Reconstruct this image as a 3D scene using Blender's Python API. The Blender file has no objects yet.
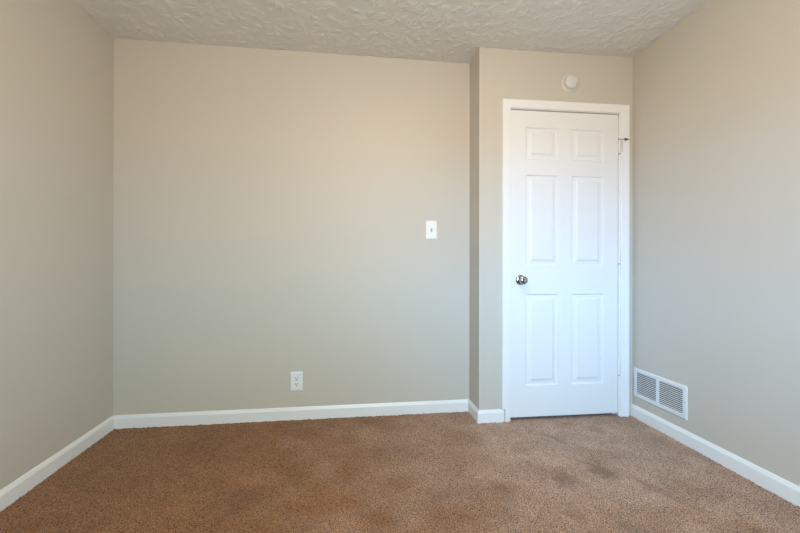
import bpy, bmesh, math, random
import numpy as np
from mathutils import Vector, Matrix
PI = math.pi
SC = bpy.context.scene
COL = SC.collection

# ------------------------------------------------------------------ camera
cd = bpy.data.cameras.new('camera'); cam = bpy.data.objects.new('camera', cd); COL.objects.link(cam)
cd.sensor_width = 36; cd.lens = 386.63 / 800 * 36; cd.shift_y = -2.3 / 800
cd.clip_start = 0.02
CAMZ = 1.0277
cam.matrix_world = (Matrix.Translation((0, 0, CAMZ)) @ Matrix.Rotation(-0.1311, 4, 'Z')
                    @ Matrix.Rotation(PI / 2, 4, 'X') @ Matrix.Rotation(0.0015, 4, 'Z'))
SC.camera = cam

# ------------------------------------------------------------------ world: pale blue daylight, brightest low in the sky toward -x -y, dim ground
SKY_STRENGTH = 47.0
SKY_MIN = (0.70, 0.56, 0.42)      # far side of the unseen sky, dimmed and warmed to shape the wall light
SUNLIT_GROUND = (15.0, 13.6, 12.0)        # pale sunlit ground outside, lights the ceiling and upper walls
w = bpy.data.worlds.new('daylight'); SC.world = w; w.use_nodes = True
nt = w.node_tree; nt.nodes.clear()
tc = nt.nodes.new('ShaderNodeTexCoord'); sx = nt.nodes.new('ShaderNodeSeparateXYZ')
rp = nt.nodes.new('ShaderNodeValToRGB'); bg = nt.nodes.new('ShaderNodeBackground'); wo = nt.nodes.new('ShaderNodeOutputWorld')
mr = nt.nodes.new('ShaderNodeMapRange'); mr.inputs['From Min'].default_value = -1
nt.links.new(tc.outputs['Generated'], sx.inputs[0]); nt.links.new(sx.outputs['Z'], mr.inputs['Value'])
cr = rp.color_ramp
SKY = [(0.50, (.32, .61, .97)), (0.60, (.32, .61, .97)), (0.68, (.26, .46, .62)), (0.9, (.16, .26, .38))]
while len(cr.elements) < len(SKY): cr.elements.new(0.5)
for e_, (p_, c_) in zip(cr.elements, SKY): e_.position = p_; e_.color = (*c_, 1)
nt.links.new(mr.outputs[0], rp.inputs[0])
az = nt.nodes.new('ShaderNodeMapRange'); az.data_type = 'FLOAT_VECTOR'; az.interpolation_type = 'SMOOTHSTEP'
def vin(nm, v): [q for q in az.inputs if q.identifier == nm][0].default_value = v
vin('From_Min_FLOAT3', (0.12,) * 3); vin('From_Max_FLOAT3', (-0.32,) * 3)
vin('To_Min_FLOAT3', [c * SKY_STRENGTH for c in SKY_MIN]); vin('To_Max_FLOAT3', (SKY_STRENGTH,) * 3)
cx3 = nt.nodes.new('ShaderNodeCombineXYZ')
for k_ in range(3): nt.links.new(sx.outputs['X'], cx3.inputs[k_])
nt.links.new(cx3.outputs[0], [q for q in az.inputs if q.identifier == 'Vector'][0])
sv = nt.nodes.new('ShaderNodeVectorMath'); sv.operation = 'MULTIPLY'
nt.links.new(rp.outputs[0], sv.inputs[0]); nt.links.new(az.outputs['Vector'], sv.inputs[1])
gm = nt.nodes.new('ShaderNodeMapRange'); gm.inputs['From Min'].default_value = -0.02; gm.inputs['From Max'].default_value = 0.01
nt.links.new(sx.outputs['Z'], gm.inputs['Value'])
mx = nt.nodes.new('ShaderNodeMix'); mx.data_type = 'VECTOR'; mx.clamp_factor = True
mx.inputs[4].default_value = SUNLIT_GROUND
nt.links.new(gm.outputs[0], mx.inputs[0]); nt.links.new(sv.outputs[0], mx.inputs[5])
nt.links.new(mx.outputs[1], bg.inputs[0]); nt.links.new(bg.outputs[0], wo.inputs[0])

# window in the rear wall (behind the camera) lets the sky in; the portal only guides sampling
WX0, WX1, WZ0, WZ1, YR = -0.30, 0.80, 0.75, 1.90, -0.95
pl = bpy.data.lights.new('window_portal', 'AREA'); pl.shape = 'RECTANGLE'; pl.size = WX1 - WX0; pl.size_y = WZ1 - WZ0
pl.cycles.is_portal = True
po = bpy.data.objects.new('window_portal', pl); COL.objects.link(po)
po.location = ((WX0 + WX1) / 2, YR - 0.06, (WZ0 + WZ1) / 2); po.rotation_euler = (PI / 2, 0, 0)   # -Z faces +Y

LAMP_W = 77.0
LAMP_COL = (1.0, 0.88, 0.72)

vs = SC.view_settings
vs.view_transform = 'Standard'; vs.look = 'None'; vs.gamma = 1; vs.use_curve_mapping = False
vs.exposure = 0.15

# ------------------------------------------------------------------ helpers
def mat(name, col, rough=0.6, metal=0.0, noise=0.0, nscale=6.0, bump=0.0, bscale=200.0, spec=0.5):
    m = bpy.data.materials.new(name); m.use_nodes = True
    n = m.node_tree.nodes; l = m.node_tree.links; b = n['Principled BSDF']
    b.inputs['Base Color'].default_value = (*col, 1); b.inputs['Roughness'].default_value = rough
    b.inputs['Metallic'].default_value = metal; b.inputs['Specular IOR Level'].default_value = spec
    t = n.new('ShaderNodeTexCoord')
    if noise > 0:
        z = n.new('ShaderNodeTexNoise'); z.inputs['Scale'].default_value = nscale; z.inputs['Detail'].default_value = 4
        l.new(t.outputs['Object'], z.inputs['Vector'])
        mx = n.new('ShaderNodeMix'); mx.data_type = 'RGBA'
        mx.inputs[6].default_value = (*[c * (1 - noise) for c in col], 1)
        mx.inputs[7].default_value = (*[min(1, c * (1 + noise)) for c in col], 1)
        l.new(z.outputs[0], mx.inputs[0]); l.new(mx.outputs[2], b.inputs['Base Color'])
    if bump > 0:
        z = n.new('ShaderNodeTexNoise'); z.inputs['Scale'].default_value = bscale; z.inputs['Detail'].default_value = 3
        l.new(t.outputs['Object'], z.inputs['Vector'])
        bp = n.new('ShaderNodeBump'); bp.inputs['Strength'].default_value = bump; bp.inputs['Distance'].default_value = 0.002
        l.new(z.outputs[0], bp.inputs['Height']); l.new(bp.outputs[0], b.inputs['Normal'])
    return m

M = {}
M['wall'] = mat('greige_wall_paint', (0.592, 0.552, 0.482), 0.5, noise=0.012, nscale=3, bump=0.12, bscale=120, spec=0.35)
M['trim'] = mat('white_trim_paint', (0.86, 0.86, 0.86), 0.35, noise=0.01, bump=0.05, bscale=60)
M['door'] = mat('white_door_paint', (0.82, 0.83, 0.84), 0.38, noise=0.006, bump=0.04, bscale=90)
M['plastic'] = mat('white_plastic', (0.86, 0.86, 0.84), 0.35)
M['detector'] = mat('cream_plastic', (0.68, 0.665, 0.64), 0.45)
M['dark'] = mat('dark_slot', (0.02, 0.02, 0.02), 0.6)
M['toggle'] = mat('grey_toggle_plastic', (0.50, 0.49, 0.47), 0.4)
M['vent'] = mat('white_enamel', (0.80, 0.81, 0.82), 0.35)
M['duct'] = mat('dark_duct', (0.05, 0.045, 0.035), 0.8)
M['chrome'] = mat('satin_nickel', (0.46, 0.46, 0.48), 0.09, 1.0)
M['steel'] = mat('zinc_steel', (0.45, 0.43, 0.40), 0.35, 1.0)
M['rubber'] = mat('brown_rubber', (0.16, 0.11, 0.07), 0.7)
M['closet'] = mat('dark_closet_board', (0.10, 0.06, 0.04), 0.8)
M['brass'] = mat('dark_metal_mark', (0.12, 0.11, 0.10), 0.4, 0.8)

def link(name, bm, m, parent=None, smooth=False, bevel=0.0, seg=2):
    bmesh.ops.recalc_face_normals(bm, faces=bm.faces)
    me = bpy.data.meshes.new(name); bm.to_mesh(me); bm.free(); me.materials.append(m)
    if smooth:
        for p in me.polygons: p.use_smooth = True
    o = bpy.data.objects.new(name, me); COL.objects.link(o)
    if parent is not None: o.parent = parent
    if bevel > 0:
        b = o.modifiers.new('bevel', 'BEVEL'); b.width = bevel; b.segments = seg; b.limit_method = 'ANGLE'; b.angle_limit = math.radians(35)
    if smooth:
        try:
            me.set_sharp_from_angle(angle=math.radians(40))
        except Exception: pass
    return o

def struct(o): o['kind'] = 'structure'; return o

def empty(name, loc, rot=None, mw=None):
    o = bpy.data.objects.new(name, None); COL.objects.link(o); o.empty_display_size = 0.05
    if mw is not None: o.matrix_world = mw
    else:
        o.location = loc
        if rot: o.rotation_euler = rot
    return o

def thing(o, label, cat, group=None):
    o['label'] = label; o['category'] = cat
    if group: o['group'] = group
    return o

def box(bm, a, b):
    x0, y0, z0 = a; x1, y1, z1 = b
    v = [bm.verts.new(p) for p in [(x0, y0, z0), (x1, y0, z0), (x1, y1, z0), (x0, y1, z0), (x0, y0, z1), (x1, y0, z1), (x1, y1, z1), (x0, y1, z1)]]
    for f in [(0, 3, 2, 1), (4, 5, 6, 7), (0, 1, 5, 4), (1, 2, 6, 5), (2, 3, 7, 6), (3, 0, 4, 7)]:
        bm.faces.new([v[i] for i in f])

def prism(bm, poly, z0, z1):
    lo = [bm.verts.new((x, y, z0)) for x, y in poly]; hi = [bm.verts.new((x, y, z1)) for x, y in poly]
    n = len(poly)
    bm.faces.new(lo[::-1]); bm.faces.new(hi)
    for i in range(n): bm.faces.new([lo[i], lo[(i + 1) % n], hi[(i + 1) % n], hi[i]])

def lathe(bm, prof, n=32, axis='Y', c=(0, 0, 0)):
    """prof: list of (distance along axis, radius)"""
    rings = []
    for d, r in prof:
        ring = []
        for i in range(n):
            a = 2 * PI * i / n; u, v = r * math.cos(a), r * math.sin(a)
            p = {'Y': (u, d, v), 'Z': (u, v, d), 'X': (d, u, v)}[axis]
            ring.append(bm.verts.new((p[0] + c[0], p[1] + c[1], p[2] + c[2])))
        rings.append(ring)
    for a, b in zip(rings, rings[1:]):
        for i in range(n): bm.faces.new([a[i], a[(i + 1) % n], b[(i + 1) % n], b[i]])
    bm.faces.new(rings[0]); bm.faces.new(rings[-1])

def tube(bm, pts, r, n=10):
    pts = [Vector(p) for p in pts]; rings = []
    for i, p in enumerate(pts):
        d = (pts[min(i + 1, len(pts) - 1)] - pts[max(i - 1, 0)]).normalized()
        up = Vector((0, 0, 1)) if abs(d.z) < 0.9 else Vector((1, 0, 0))
        u = d.cross(up).normalized(); v = d.cross(u)
        rings.append([bm.verts.new(p + r * (math.cos(2 * PI * k / n) * u + math.sin(2 * PI * k / n) * v)) for k in range(n)])
    for a, b in zip(rings, rings[1:]):
        for k in range(n): bm.faces.new([a[k], a[(k + 1) % n], b[(k + 1) % n], b[k]])
    bm.faces.new(rings[0]); bm.faces.new(rings[-1])

# ------------------------------------------------------------------ room plan (metres, slightly out of square like the real room)
H = 2.44
YB = 2.631
def XL(y): return -1.4613 - 0.021 * (y - 2.63)
def XR(y): return 1.9158 + 0.0053 * (y - 2.407)
XJ = 0.8393; YD0 = 2.426; SD = -0.0173
def YD(x): return YD0 + SD * (x - XJ)
T = 0.12
DOORF = Matrix.Translation((XJ, YD0, 0)) @ Matrix.Rotation(math.atan(SD), 4, 'Z')   # local x along door wall, y into wall

bm = bmesh.new(); prism(bm, [(XL(YR), YR), (XL(YB), YB), (XL(YB) - T, YB), (XL(YR) - T, YR)], 0, H)
struct(link('wall_left', bm, M['wall']))
bm = bmesh.new(); prism(bm, [(XL(YB) - T, YB), (XJ, YB), (XJ, YB + T), (XL(YB) - T, YB + T)], 0, H)
struct(link('wall_back', bm, M['wall']))
bm = bmesh.new()
VY0, VY1, VZ0, VZ1 = 1.983, 2.373, .156, .319       # duct opening behind the register
def rw(y0, y1, z0, z1): prism(bm, [(XR(y0), y0), (XR(y0) + T, y0), (XR(y1) + T, y1), (XR(y1), y1)], z0, z1)
rw(YR, VY0, 0, H); rw(VY1, 2.70, 0, H); rw(VY0, VY1, 0, VZ0); rw(VY0, VY1, VZ1, H)
struct(link('wall_right', bm, M['wall']))
# closet wall with door opening, built in door-local space
W_D = (XR(2.407) - XJ) / math.cos(math.atan(SD))
OX0, OX1, OZ = 0.196, 0.992, 2.066
bm = bmesh.new()
box(bm, (0, 0, 0), (OX0, T, H)); box(bm, (OX1, 0, 0), (W_D, T, H)); box(bm, (OX0, 0, OZ), (OX1, T, H))
o = struct(link('wall_closet', bm, M['wall'])); o.matrix_world = DOORF
bm = bmesh.new(); prism(bm, [(XJ - .0003, YD0 + .0004), (XJ + 0.05, YD0 + .002), (XJ + 0.05, YB + T), (XJ - .0003, YB + T)], 0, H)
struct(link('wall_return', bm, M['wall']))
bm = bmesh.new(); box(bm, (0.06, 0.30, 0), (W_D + .05, 0.34, H))
o = struct(link('wall_closet_interior', bm, M['closet'])); o.matrix_world = DOORF
# rear wall with window opening
bm = bmesh.new()
x0, x1 = XL(YR) - T, XR(YR) + T
box(bm, (x0, YR - T, 0), (WX0, YR, H)); box(bm, (WX1, YR - T, 0), (x1, YR, H))
box(bm, (WX0, YR - T, 0), (WX1, YR, WZ0)); box(bm, (WX0, YR - T, WZ1), (WX1, YR, H))
struct(link('wall_rear', bm, M['wall']))
# window frame, sashes, glass
wr = struct(empty('window_1', ((WX0 + WX1) / 2, YR, WZ0)))
hw = (WX1 - WX0) / 2; hh = WZ1 - WZ0
bm = bmesh.new()
for a, b in [((-hw, -0.10, 0), (-hw + .035, -.03, hh)), ((hw - .035, -.10, 0), (hw, -.03, hh)), ((-hw + .035, -.10, hh - .035), (hw - .035, -.03, hh)),
             ((-hw + .035, -.10, 0), (hw - .035, -.03, .035)), ((-hw + .035, -.085, hh / 2 - .02), (hw - .035, -.045, hh / 2 + .02))]:
    box(bm, a, b)
link('window_frame', bm, M['trim'], wr)
bm = bmesh.new()
for a, b in [((-hw - .06, 0, -.0), (-hw, .015, hh + .06)), ((hw, 0, 0), (hw + .06, .015, hh + .06)), ((-hw, 0, hh), (hw, .015, hh + .06)), ((-hw - .08, 0, -.03), (hw + .08, .05, 0))]:
    box(bm, a, b)
link('window_casing', bm, M['trim'], wr)

# ------------------------------------------------------------------ height fields
def vnoise(X, Y, s, seed):
    r = np.random.RandomState(seed); G = r.rand(256, 256)
    x = X / s; y = Y / s; xi = np.floor(x).astype(int); yi = np.floor(y).astype(int)
    fx = x - xi; fy = y - yi; fx = fx * fx * (3 - 2 * fx); fy = fy * fy * (3 - 2 * fy)
    g = lambda a, b: G[a % 256, b % 256]
    return (g(xi, yi) * (1 - fx) * (1 - fy) + g(xi + 1, yi) * fx * (1 - fy) + g(xi, yi + 1) * (1 - fx) * fy + g(xi + 1, yi + 1) * fx * fy) * 2 - 1

def gridmesh(name, xs, ys, Z, m, colattr=None, flip=False):
    nx, ny = len(xs), len(ys)
    X, Y = np.meshgrid(xs, ys)
    co = np.stack([X.ravel(), Y.ravel(), Z.ravel()], 1).astype(np.float32)
    i = np.arange(nx * ny).reshape(ny, nx)
    q = np.stack([i[:-1, :-1], i[:-1, 1:], i[1:, 1:], i[1:, :-1]], -1).reshape(-1, 4)
    if flip: q = q[:, ::-1]
    me = bpy.data.meshes.new(name); me.vertices.add(len(co)); me.vertices.foreach_set('co', co.ravel())
    me.loops.add(q.size); me.loops.foreach_set('vertex_index', q.ravel().astype(np.int32))
    me.polygons.add(len(q)); me.polygons.foreach_set('loop_start', (np.arange(len(q)) * 4).astype(np.int32))
    me.polygons.foreach_set('loop_total', np.full(len(q), 4, np.int32))
    me.polygons.foreach_set('use_smooth', np.ones(len(q), bool))
    me.update(calc_edges=True)
    if colattr is not None:
        for k, v in colattr.items():
            a = me.attributes.new(k, 'FLOAT', 'POINT'); a.data.foreach_set('value', v.ravel().astype(np.float32))
    me.materials.append(m)
    o = bpy.data.objects.new(name, me); COL.objects.link(o); return o

# --- carpet
ys = np.concatenate([np.arange(YR - .02, 1.15, 0.03), np.arange(1.15, 2.78, 0.0038)])
xs = np.arange(-1.62, 2.0, 0.0038)
X, Y = np.meshgrid(xs, ys)
rs = np.random.RandomState(4)
Z = rs.rand(*X.shape) * 0.0045 + vnoise(X, Y, .011, 1) * .0022 + vnoise(X, Y, .05, 2) * .0010 - 0.004
def spot(cx, cy, rx, ry, ang=0, p=1.0):
    c, s = math.cos(ang), math.sin(ang)
    u = (X - cx) * c + (Y - cy) * s; v = -(X - cx) * s + (Y - cy) * c
    d = np.sqrt((u / rx) ** 2 + (v / ry) ** 2) + 0.42 * vnoise(X, Y, .035, 7) + .35 * vnoise(X, Y, .014, 8) + .25 * vnoise(X, Y, .007, 9)
    return p * np.clip(1.35 - d, 0, 1)
dark = np.zeros_like(X)
for a in [(1.265, 1.79, .055, .085, .15, .9), (1.27, 1.72, .04, .03, 0, .5), (1.03, 1.715, .06, .065, 0, .7), (1.10, 1.70, .02, .04, 0, .45),
          (1.385, 1.64, .018, .075, .25, .5), (1.42, 1.56, .018, .09, .3, .45), (1.45, 1.47, .03, .06, .3, .3), (1.19, 2.17, .014, .10, .5, .5), (1.05, 2.12, .09, .02, .1, .35),
          (1.11, 2.25, .03, .05, .0, .3), (1.41, 2.335, .05, .025, 0, .6), (1.53, 2.23, .04, .05, 0, .4), (.70, 1.69, .035, .09, .2, .45), (.66, 1.61, .04, .04, 0, .3),
          (.92, 1.50, .04, .07, .2, .5), (1.09, 1.38, .04, .06, 0, .45), (1.33, 1.98, .12, .03, -.3, .3), (1.1, 1.95, .1, .02, -.3, .25), (1.42, 1.9, .06, .03, 0, .3),
          (.17, 2.13, .28, .05, .1, .3), (-.02, 1.86, .035, .03, 0, .3), (.40, 1.66, .14, .05, .6, .35), (.22, 1.58, .12, .04, .5, .25), (.5, 1.85, .12, .05, .5, .25),
          (.88, 1.83, .012, .02, 0, .5), (-.3, 2.42, .3, .06, 0, .2), (-1.0, 2.3, .3, .06, .1, .2), (-.45, 1.75, .2, .08, .4, .2), (-.2, 1.6, .15, .06, -.4, .25), (.95, 2.05, .1, .03, 0, .2)]:
    dark = np.maximum(dark, spot(*a))
grey = np.clip(1.2 - np.sqrt(((X - 1.45) / 1.55) ** 2 + ((Y - 2.15) / 1.2) ** 2) + .25 * vnoise(X, Y, .12, 11), 0, 1)  # wide field that turns the carpet paler and greyer toward the right
mott = vnoise(X, Y, .09, 21) * .5 + vnoise(X, Y, .03, 22) * .3 + vnoise(X + Y * .5, Y, .2, 23) * .4
Z -= dark * .0025
C = bpy.data.materials.new('brown_cut_pile_carpet'); C.use_nodes = True
n = C.node_tree.nodes; l = C.node_tree.links; b = n['Principled BSDF']
b.inputs['Roughness'].default_value = 0.95; b.inputs['Specular IOR Level'].default_value = 0.1
b.inputs['Sheen Weight'].default_value = 0.15
t = n.new('ShaderNodeTexCoord')
def noi(scale, det=2):
    z = n.new('ShaderNodeTexNoise'); z.inputs['Scale'].default_value = scale; z.inputs['Detail'].default_value = det
    l.new(t.outputs['Object'], z.inputs['Vector']); return z.outputs[0]
def mixc(f, a, c, mode='MIX'):
    m = n.new('ShaderNodeMix'); m.data_type = 'RGBA'; m.blend_type = mode
    for s, v in ((0, f), (6, a), (7, c)):
        if isinstance(v, (tuple, float)): m.inputs[s].default_value = v
        else: l.new(v, m.inputs[s])
    return m.outputs[2]
def ramp(v, p0, p1):
    m = n.new('ShaderNodeMapRange'); m.inputs['From Min'].default_value = p0; m.inputs['From Max'].default_value = p1; l.new(v, m.inputs['Value']); return m.outputs[0]
def attr(k):
    a = n.new('ShaderNodeAttribute'); a.attribute_name = k; return a.outputs['Fac']
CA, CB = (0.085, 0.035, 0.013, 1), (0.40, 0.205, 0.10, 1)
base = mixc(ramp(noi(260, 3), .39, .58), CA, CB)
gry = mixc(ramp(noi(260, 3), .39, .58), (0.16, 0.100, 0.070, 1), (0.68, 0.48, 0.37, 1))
c1 = mixc(attr('pale_grey'), base, gry)
mm = n.new('ShaderNodeMapRange'); mm.inputs['From Min'].default_value = -1; mm.inputs['To Min'].default_value = .80; mm.inputs['To Max'].default_value = 1.15
l.new(attr('mottle'), mm.inputs['Value'])
vm = n.new('ShaderNodeVectorMath'); vm.operation = 'SCALE'; l.new(c1, vm.inputs[0]); l.new(mm.outputs[0], vm.inputs['Scale'])
c2 = mixc(attr('stain'), vm.outputs[0], (0.12, 0.076, 0.050, 1))
l.new(c2, b.inputs['Base Color'])
fl = struct(gridmesh('floor', xs, ys, Z, C, {'stain': dark * .68, 'pale_grey': grey * .85, 'mottle': mott}))

# --- ceiling with brushed (stomped) plaster texture
ys = np.concatenate([np.arange(YR - .02, 1.5, 0.03), np.arange(1.5, 2.78, 0.004)])
xs = np.arange(-1.62, 2.06, 0.004)
X, Y = np.meshgrid(xs, ys); Zc = np.zeros_like(X)
rs = np.random.RandomState(12)
dx = .004; i0 = np.searchsorted(ys, 1.5)
for k in range(1800):
    cx = rs.uniform(-1.6, 2.0); cy = rs.uniform(1.5, 2.72); a0 = rs.uniform(0, 2 * PI); L = rs.uniform(.05, .11); spread = rs.uniform(.25, .75)
    for j in range(rs.randint(7, 14)):
        a = a0 + rs.uniform(-spread, spread); curv = rs.uniform(-1.5, 1.5); s0 = rs.uniform(0.005, .03); ln = L * rs.uniform(.5, 1.0); hgt = rs.uniform(.0016, .0044)
        for s in np.arange(s0, ln, .004):
            aa = a + curv * s
            px = cx + s * math.cos(aa); py = cy + s * math.sin(aa)
            ix = int((px - xs[0]) / dx); iy = i0 + int((py - 1.5) / dx)
            if 1 <= ix < len(xs) - 1 and i0 <= iy < len(ys) - 1:
                h = hgt * math.sin(PI * (s - s0) / (ln - s0) * .9 + .15)
                Zc[iy, ix] = max(Zc[iy, ix], h)
K = Zc.copy()
K[1:-1, 1:-1] = (Zc[1:-1, 1:-1] * 8 + (Zc[:-2, 1:-1] + Zc[2:, 1:-1] + Zc[1:-1, :-2] + Zc[1:-1, 2:]) * 2 + Zc[:-2, :-2] + Zc[2:, 2:] + Zc[:-2, 2:] + Zc[2:, :-2]) / 16
Z = H - K - vnoise(X, Y, .03, 5) * .0006 - vnoise(X, Y, .35, 6) * .0012
M['ceil'] = mat('brushed_ceiling_plaster', (0.75, 0.755, 0.73), 0.75, noise=0.03, nscale=14, bump=0.25, bscale=90, spec=0.3)
struct(gridmesh('ceiling', xs, ys, Z, M['ceil'], flip=True))
bm = bmesh.new(); box(bm, (-1.62, YR - T, H + .01), (2.1, 2.85, H + .1)); struct(link('ceiling_slab', bm, M['closet']))
bm = bmesh.new(); box(bm, (-1.62, YR - T, -.12), (2.1, 2.85, -.015)); struct(link('floor_slab', bm, M['closet']))

# ------------------------------------------------------------------ baseboards (profile: flat face with eased sloping top)
BH, BT = 0.080, 0.012
PROF = [(0, -.012), (BT, -.012), (BT, BH - .019), (BT - .0015, BH - .016), (BT - .006, BH - .004), (BT - .009, BH), (0, BH)]
def baseboard(name, path, off_sign, m=M['trim']):
    """sweep PROF along plan path with mitred corners; off_sign chooses room side"""
    P = [Vector((x, y)) for x, y in path]; n_ = len(P); nor = []
    for a, c in zip(P, P[1:]):
        d = (c - a).normalized(); nor.append(Vector((-d.y, d.x)) * off_sign)
    bm = bmesh.new(); rings = []
    for i, p in enumerate(P):
        if i == 0: m_ = nor[0]
        elif i == n_ - 1: m_ = nor[-1]
        else:
            m_ = nor[i - 1] + nor[i]; m_ = m_ / (m_.dot(nor[i]))
        rings.append([bm.verts.new((p.x + m_.x * o, p.y + m_.y * o, z)) for o, z in PROF])
    k = len(PROF)
    for a, c in zip(rings, rings[1:]):
        for j in range(k): bm.faces.new([a[j], a[(j + 1) % k], c[(j + 1) % k], c[j]])
    bm.faces.new(rings[0]); bm.faces.new(rings[-1])
    return struct(link(name, bm, m))
def D2W(x, y=0, z=0): return DOORF @ Vector((x, y, z))
baseboard('baseboard_left', [(XL(YR), YR + .001), (XL(YB), YB)], -1)
baseboard('baseboard_back', [(XL(YB) + .0122, YB), (XJ - .0122, YB)], -1)
e = D2W(0.1655)
baseboard('baseboard_closet', [(XJ, YB), (XJ, YD0), (e.x, e.y)], -1)
baseboard('baseboard_right', [(XR(2.39), D2W(W_D).y - .0005), (XR(YR), YR + .001)], -1)
baseboard('baseboard_rear', [(XL(YR) + .0122, YR), (XR(YR) - .0122, YR)], 1)

# ------------------------------------------------------------------ door set (all in door-local space, face looks to -y)
DX0, DX1, DZ0, DZ1 = 0.2150, 0.9735, 0.019, 2.045
CX0, CX1, CZ = 0.152, 1.046, 2.109
IX0, IX1, IZ = 0.2085, 0.986, 2.0545
# casing profile across its width: (fraction from inner to outer, protrusion)
def casing():
    pr = [(0, 0), (0, .0095), (.04, .0110), (.30, .0115), (.38, .0125), (.80, .0150), (.95, .0150), (1, .0125), (1, 0)]
    bm = bmesh.new(); rings = []
    path = [((IX0, -.01), (CX0, -.01)), ((IX0, IZ), (CX0, CZ)), ((IX1, IZ), (CX1, CZ)), ((IX1, -.01), (CX1, -.01))]
    for (ix, iz), (ox, oz) in path:
        rings.append([bm.verts.new((ix + (ox - ix) * f, -p, iz + (oz - iz) * f)) for f, p in pr])
    k = len(pr)
    for a, c in zip(rings, rings[1:]):
        for j in range(k - 1): bm.faces.new([a[j], a[j + 1], c[j + 1], c[j]])
    for r in (rings[0], rings[-1]): bm.faces.new(r)
    for a, c in zip(rings, rings[1:]): bm.faces.new([a[0], c[0], c[-1], a[-1]])
    return bm
bm = casing()
# notch the lower left outer edge so the baseboard end stops short of it
cas = struct(link('trim_door_casing', bm, M['trim'])); cas.matrix_world = DOORF
nb = bmesh.new(); box(nb, (CX0 - .02, -.03, -.02), (0.1725, .002, BH + .004))
cut = link('cut', nb, M['trim']); cut.matrix_world = DOORF
md = cas.modifiers.new('notch', 'BOOLEAN'); md.operation = 'DIFFERENCE'; md.object = cut; md.solver = 'EXACT'
bpy.context.view_layer.update()
dg = bpy.context.evaluated_depsgraph_get()
me2 = bpy.data.meshes.new_from_object(cas.evaluated_get(dg)); cas.modifiers.clear(); cas.data = me2
bpy.data.objects.remove(cut)
# jamb lining with door stop
bm = bmesh.new()
box(bm, (OX0, -.0005, -.01), (IX0 + .0005, T, IZ + .003)); box(bm, (IX1 - .009, -.0005, -.01), (OX1, T, IZ + .003)); box(bm, (OX0, -.0005, IZ - .004), (OX1, T, OZ))
box(bm, (IX0 + .002, .042, -.01), (IX0 + .014, .075, IZ - .004)); box(bm, (IX1 - .021, .042, -.01), (IX1 - .009, .075, IZ - .004)); box(bm, (IX0 + .014, .042, IZ - .016), (IX1 - .021, .075, IZ - .004))
o = struct(link('trim_door_jamb', bm, M['trim'])); o.matrix_world = DOORF

# slab
DT = 0.035
PX = [(.317, .551), (.640, .874)]   # panel openings in x
PZ = [(.222, .833), (1.016, 1.624), (1.721, 1.938)]
def door_slab():
    bm = bmesh.new()
    yf = 0.006
    cx = sorted({DX0, DX1, *[v for p in PX for v in p]}); cz = sorted({DZ0, DZ1, *[v for p in PZ for v in p]})
    vv = {}
    def V(x, y, z):
        k = (round(x, 5), round(y, 5), round(z, 5))
        if k not in vv: vv[k] = bm.verts.new((x, y, z))
        return vv[k]
    for side in (0, 1):
        y0 = yf if side == 0 else yf + DT; sg = 1 if side == 0 else -1
        for xa, xb in zip(cx, cx[1:]):
            for za, zb in zip(cz, cz[1:]):
                if (xa, xb) in PX and (za, zb) in PZ:
                    rings = [(0, 0), (.003, .0008), (.006, .005), (.009, .0085), (.013, .0092), (.032, .0072), (.038, .0052), (.0425, .0012), (.045, .0006)]
                    prev = None
                    for ins, dep in rings:
                        y = y0 + sg * dep
                        q = [V(xa + ins, y, za + ins), V(xb - ins, y, za + ins), V(xb - ins, y, zb - ins), V(xa + ins, y, zb - ins)]
                        if prev:
                            for i in range(4): bm.faces.new([prev[i], prev[(i + 1) % 4], q[(i + 1) % 4], q[i]])
                        prev = q
                    bm.faces.new(prev)
                else:
                    bm.faces.new([V(xa, y0, za), V(xb, y0, za), V(xb, y0, zb), V(xa, y0, zb)])
    a, c = yf, yf + DT
    for x in (cx[0], cx[-1]):
        for za, zb in zip(cz, cz[1:]): bm.faces.new([V(x, a, za), V(x, c, za), V(x, c, zb), V(x, a, zb)])
    for z in (cz[0], cz[-1]):
        for xa, xb in zip(cx, cx[1:]): bm.faces.new([V(xa, a, z), V(xb, a, z), V(xb, c, z), V(xa, c, z)])
    return bm
door = struct(link('door_1', door_slab(), M['door'])); door.matrix_world = DOORF
# knob
KX, KZ = 0.282, 0.925
bm = bmesh.new(); lathe(bm, [(.004, .0), (.004, .033), (.001, .0335), (-.003, .031), (-.006, .025), (-.008, .016)], 40, 'Y', (KX, 0, KZ))
rose = link('knob_rose', bm, M['chrome'], door, smooth=True)
bm = bmesh.new(); lathe(bm, [(-.006, .0125), (-.014, .0115), (-.024, .012), (-.030, .017), (-.036, .024), (-.044, .0275), (-.052, .0265), (-.058, .022), (-.0605, .014), (-.061, .006), (-.0595, .0045)], 40, 'Y', (KX, 0, KZ))
link('door_knob', bm, M['chrome'], door, smooth=True)['label'] = 'round polished metal door knob'
# hinges (painted, knuckle stands proud in the right-hand gap)
HX = .9765
for zc in (1.827, 1.080, .327):
    bm = bmesh.new(); h = .089
    for k in range(5):
        lathe(bm, [(zc - h / 2 + k * h / 5 + .0006, .0062), (zc - h / 2 + (k + 1) * h / 5 - .0006, .0062)], 16, 'Z', (HX, -.0055, 0))
    lathe(bm, [(zc - h / 2 - .001, .0045), (zc + h / 2 + .001, .0045)], 12, 'Z', (HX, -.0055, 0))
    box(bm, (HX - .0025, -.003, zc - h / 2), (HX + .0005, .034, zc + h / 2))
    hg = link('hinge', bm, M['trim'], door, smooth=True)
    bm = bmesh.new(); lathe(bm, [(zc - h / 2 - .007, .002), (zc - h / 2 - .006, .0045), (zc - h / 2 - .001, .005)], 12, 'Z', (HX, -.0055, 0))
    link('hinge_pin_tip', bm, M['brass'], hg, smooth=True)
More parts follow.
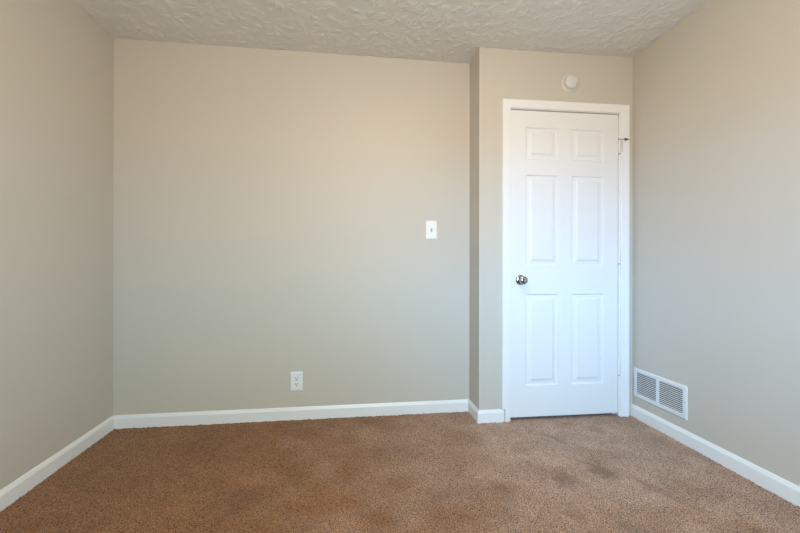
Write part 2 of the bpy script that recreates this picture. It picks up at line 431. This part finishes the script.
# hinge-pin door stop on the top hinge
bm = bmesh.new()
zt = 1.827 + .0445 + .003
lathe(bm, [(zt - .002, .0095), (zt + .003, .0095)], 20, 'Z', (HX, -.0055, 0))
lathe(bm, [(zt + .003, .005), (zt + .006, .005), (zt + .007, .003)], 16, 'Z', (HX, -.0055, 0))
tube(bm, [(HX + .006, -.008, zt), (HX + .018, -.013, zt), (HX + .030, -.018, zt - .001)], .0034)
tube(bm, [(HX - .006, -.010, zt), (HX - .014, -.018, zt)], .003)
tube(bm, [(HX + .013, -.012, zt), (HX + .013, -.0165, zt - .02), (HX + .012, -.0165, zt - .085)], .0016)
ds = link('door_stop', bm, M['steel'], door, smooth=True)
bm = bmesh.new(); lathe(bm, [(HX + .028, .004), (HX + .030, .0085), (HX + .040, .0085), (HX + .052, .004), (HX + .060, .0022)], 16, 'X', (0, -.019, zt - .001))
link('rubber_tip', bm, M['rubber'], ds, smooth=True)['label'] = 'brown rubber bumper tip'

# ------------------------------------------------------------------ switch and outlet on the back wall
def plate_bm(wd, h, t=.006):
    bm = bmesh.new(); r = .006
    def ring(ins, y): return [bm.verts.new((x * (wd / 2 - ins), y, z * (h / 2 - ins))) for x, z in ((-1, -1), (1, -1), (1, 1), (-1, 1))]
    rs_ = [ring(0, 0), ring(0, -.0022), ring(.0015, -.0042), ring(.005, -.0055), ring(.010, -t)]
    for a, c in zip(rs_, rs_[1:]):
        for i in range(4): bm.faces.new([a[i], a[(i + 1) % 4], c[(i + 1) % 4], c[i]])
    bm.faces.new(rs_[0]); bm.faces.new(rs_[-1]); return bm
def screw(z, parent, r=.0032, x=0, y=-.006, m='plastic'):
    bm = bmesh.new(); lathe(bm, [(y + .001, r), (y - .0008, r), (y - .0014, r * .6)], 16, 'Y', (x, 0, z)); s = link('screw', bm, M[m], parent, smooth=True)
    return s
sw = empty('light_switch', (0.566, YB - .0003, 1.265))
thing(sw, 'white single toggle light switch on the back wall', 'light switch')
link('wall_plate', plate_bm(.079, .127), M['plastic'], sw)
bm = bmesh.new(); box(bm, (-.006, -.0062, -.013), (.006, -.004, .013)); link('toggle_slot', bm, M['toggle'], sw)
bm = bmesh.new()
v = [bm.verts.new(p) for p in [(-.004, -.005, -.009), (.004, -.005, -.009), (.004, -.005, .006), (-.004, -.005, .006), (-.0035, -.018, .002), (.0035, -.018, .002), (.0035, -.0165, .010), (-.0035, -.0165, .010)]]
for f in [(0, 3, 2, 1), (4, 5, 6, 7), (0, 1, 5, 4), (1, 2, 6, 5), (2, 3, 7, 6), (3, 0, 4, 7)]: bm.faces.new([v[i] for i in f])
link('toggle', bm, M['toggle'], sw, bevel=.001)['label'] = 'small grey toggle lever'
screw(.030, sw); screw(-.030, sw)

ot = empty('wall_outlet', (-0.3435, YB - .0003, 0.251))
thing(ot, 'white duplex power outlet low on the back wall above the baseboard', 'outlet')
link('wall_plate', plate_bm(.079, .126), M['plastic'], ot)
for s in (1, -1):
    zc = s * .0195
    bm = bmesh.new(); pts = []
    for k in range(32):
        a = 2 * PI * k / 32; pts.append((.0170 * math.cos(a), max(-.0135, min(.0135, .0170 * math.sin(a)))))
    lo = [bm.verts.new((x, -.004, zc + z)) for x, z in pts]; hi = [bm.verts.new((x, -.0078, zc + z)) for x, z in pts]
    bm.faces.new(lo); bm.faces.new(hi)
    for i in range(32): bm.faces.new([lo[i], lo[(i + 1) % 32], hi[(i + 1) % 32], hi[i]])
    rc = link('receptacle', bm, M['plastic'], ot)
    bm = bmesh.new()
    box(bm, (-.0082, -.0082, zc - .0005), (-.0046, -.0070, zc + .0085)); box(bm, (.0046, -.0082, zc + .0005), (.0082, -.0070, zc + .0080))
    lathe(bm, [(-.0070, .0040), (-.0082, .0040)], 14, 'Y', (0, 0, zc - .0075))
    link('socket_slots', bm, M['dark'], rc)
screw(0, ot, y=-.0058)

# ------------------------------------------------------------------ smoke detector above the door
dm = DOORF @ Matrix.Translation((0.621, 0, 2.238))
sd = empty('smoke_detector', None, mw=dm)
thing(sd, 'round white smoke detector on the wall above the closed white door', 'smoke detector')
bm = bmesh.new(); lathe(bm, [(0, .060), (-.003, .060), (-.006, .0575), (-.008, .052), (-.009, .040)], 56, 'Y'); link('mounting_base', bm, M['detector'], sd, smooth=True)
bm = bmesh.new(); lathe(bm, [(-.006, .046), (-.028, .0455), (-.033, .0435), (-.0365, .038), (-.0385, .028), (-.039, .010), (-.039, .001)], 56, 'Y'); link('cover', bm, M['detector'], sd, smooth=True)
bm = bmesh.new(); lathe(bm, [(-.036, .0065), (-.0395, .0065), (-.0402, .005)], 20, 'Y', (.024, 0, -.012)); link('test_button', bm, M['toggle'], sd, smooth=True)
bm = bmesh.new(); box(bm, (.0035, -.0394, -.033), (.0075, -.036, -.021)); link('indicator_slot', bm, M['toggle'], sd)

# ------------------------------------------------------------------ return air register on the right wall (local x runs toward the camera, y into the wall)
Y1, Y0 = 2.387, 1.969; Z0, Z1 = .142, .333
VW, VH = Y1 - Y0, Z1 - Z0
vm_ = Matrix.Translation((XR((Y0 + Y1) / 2), (Y0 + Y1) / 2, (Z0 + Z1) / 2)) @ Matrix.Rotation(-PI / 2 - 0.0053, 4, 'Z')
vt = empty('air_vent', None, mw=vm_)
thing(vt, 'white metal louvred air register low on the right wall beside the door', 'air vent')
hx, hz = VW / 2, VH / 2
OP = [(-hx + .032, -.014), (.012, hx - .026)]; oz0, oz1 = -hz + .028, hz - .022
bm = bmesh.new()
yo = -.007
def fr(a, c): box(bm, (a[0], yo, a[1]), (c[0], yo + .002, c[1]))
fr((-hx + .004, oz1), (hx - .004, hz - .004)); fr((-hx + .004, -hz + .004), (hx - .004, oz0))
fr((-hx + .004, oz0), (OP[0][0], oz1)); fr((OP[0][1], oz0), (OP[1][0], oz1)); fr((OP[1][1], oz0), (hx - .004, oz1))
# rolled outer edge back to the wall
o4 = [(-hx, -hz), (hx, -hz), (hx, hz), (-hx, hz)]; i4 = [(-hx + .004, -hz + .004), (hx - .004, -hz + .004), (hx - .004, hz - .004), (-hx + .004, hz - .004)]
for i in range(4):
    j = (i + 1) % 4
    A = [bm.verts.new((o4[i][0], 0, o4[i][1])), bm.verts.new((o4[j][0], 0, o4[j][1])), bm.verts.new((o4[j][0], -.004, o4[j][1])), bm.verts.new((o4[i][0], -.004, o4[i][1])),
         bm.verts.new((i4[j][0], yo, i4[j][1])), bm.verts.new((i4[i][0], yo, i4[i][1]))]
    bm.faces.new([A[0], A[1], A[2], A[3]]); bm.faces.new([A[3], A[2], A[4], A[5]])
link('vent_frame', bm, M['vent'], vt)
bm = bmesh.new(); box(bm, (-hx + .016, .085, -hz + .016), (hx - .016, .088, hz - .016))
for a_, c_ in [((-hx + .0145, .001, -hz + .0145), (-hx + .0155, .088, hz - .0145)), ((hx - .0155, .001, -hz + .0145), (hx - .0145, .088, hz - .0145)), ((-hx + .015, .001, hz - .0155), (hx - .015, .088, hz - .0145)), ((-hx + .015, .001, -hz + .0145), (hx - .015, .088, -hz + .0155))]: box(bm, a_, c_)
link('duct', bm, M['duct'], vt)
NS = 12
for a, c in OP:
    p = (oz1 - oz0) / NS
    for k in range(NS):
        z = oz0 + (k + .5) * p
        bm = bmesh.new()
        q = [(a, -.0068, z - p * .12), (c, -.0068, z - p * .12), (c, -.0010, z + p * .12), (a, -.0010, z + p * .12)]
        lo = [bm.verts.new(v) for v in q]; hi = [bm.verts.new((v[0], v[1] - .0004, v[2] + .0016)) for v in q]
        bm.faces.new(lo); bm.faces.new(hi)
        for i in range(4): bm.faces.new([lo[i], lo[(i + 1) % 4], hi[(i + 1) % 4], hi[i]])
        link('louvre', bm, M['vent'], vt)
screw(0.002, vt, r=.0042, x=hx - .012, y=-.0065, m='toggle')['label'] = 'grey screw at the right end'
screw(0.002, vt, r=.0042, x=-hx + .014, y=-.0065, m='vent')

# ------------------------------------------------------------------ ceiling light (above and out of the frame)
LX, LY = .35, 1.02
cl = empty('ceiling_light', (LX, LY, H))
thing(cl, 'flush round frosted glass ceiling light in the middle of the room', 'ceiling light')
bm = bmesh.new(); lathe(bm, [(-.004, .15), (-.022, .15), (-.026, .146)], 48, 'Z'); link('canopy', bm, M['trim'], cl, smooth=True)
GM = bpy.data.materials.new('glowing_frosted_glass'); GM.use_nodes = True
b = GM.node_tree.nodes['Principled BSDF']; b.inputs['Base Color'].default_value = (.9, .88, .82, 1)
b.inputs['Emission Color'].default_value = (*LAMP_COL, 1); b.inputs['Emission Strength'].default_value = LAMP_W
bm = bmesh.new(); lathe(bm, [(-.024, .140), (-.045, .137), (-.065, .122), (-.080, .095), (-.089, .055), (-.092, .01)], 48, 'Z'); link('glass_dome', bm, GM, cl, smooth=True)
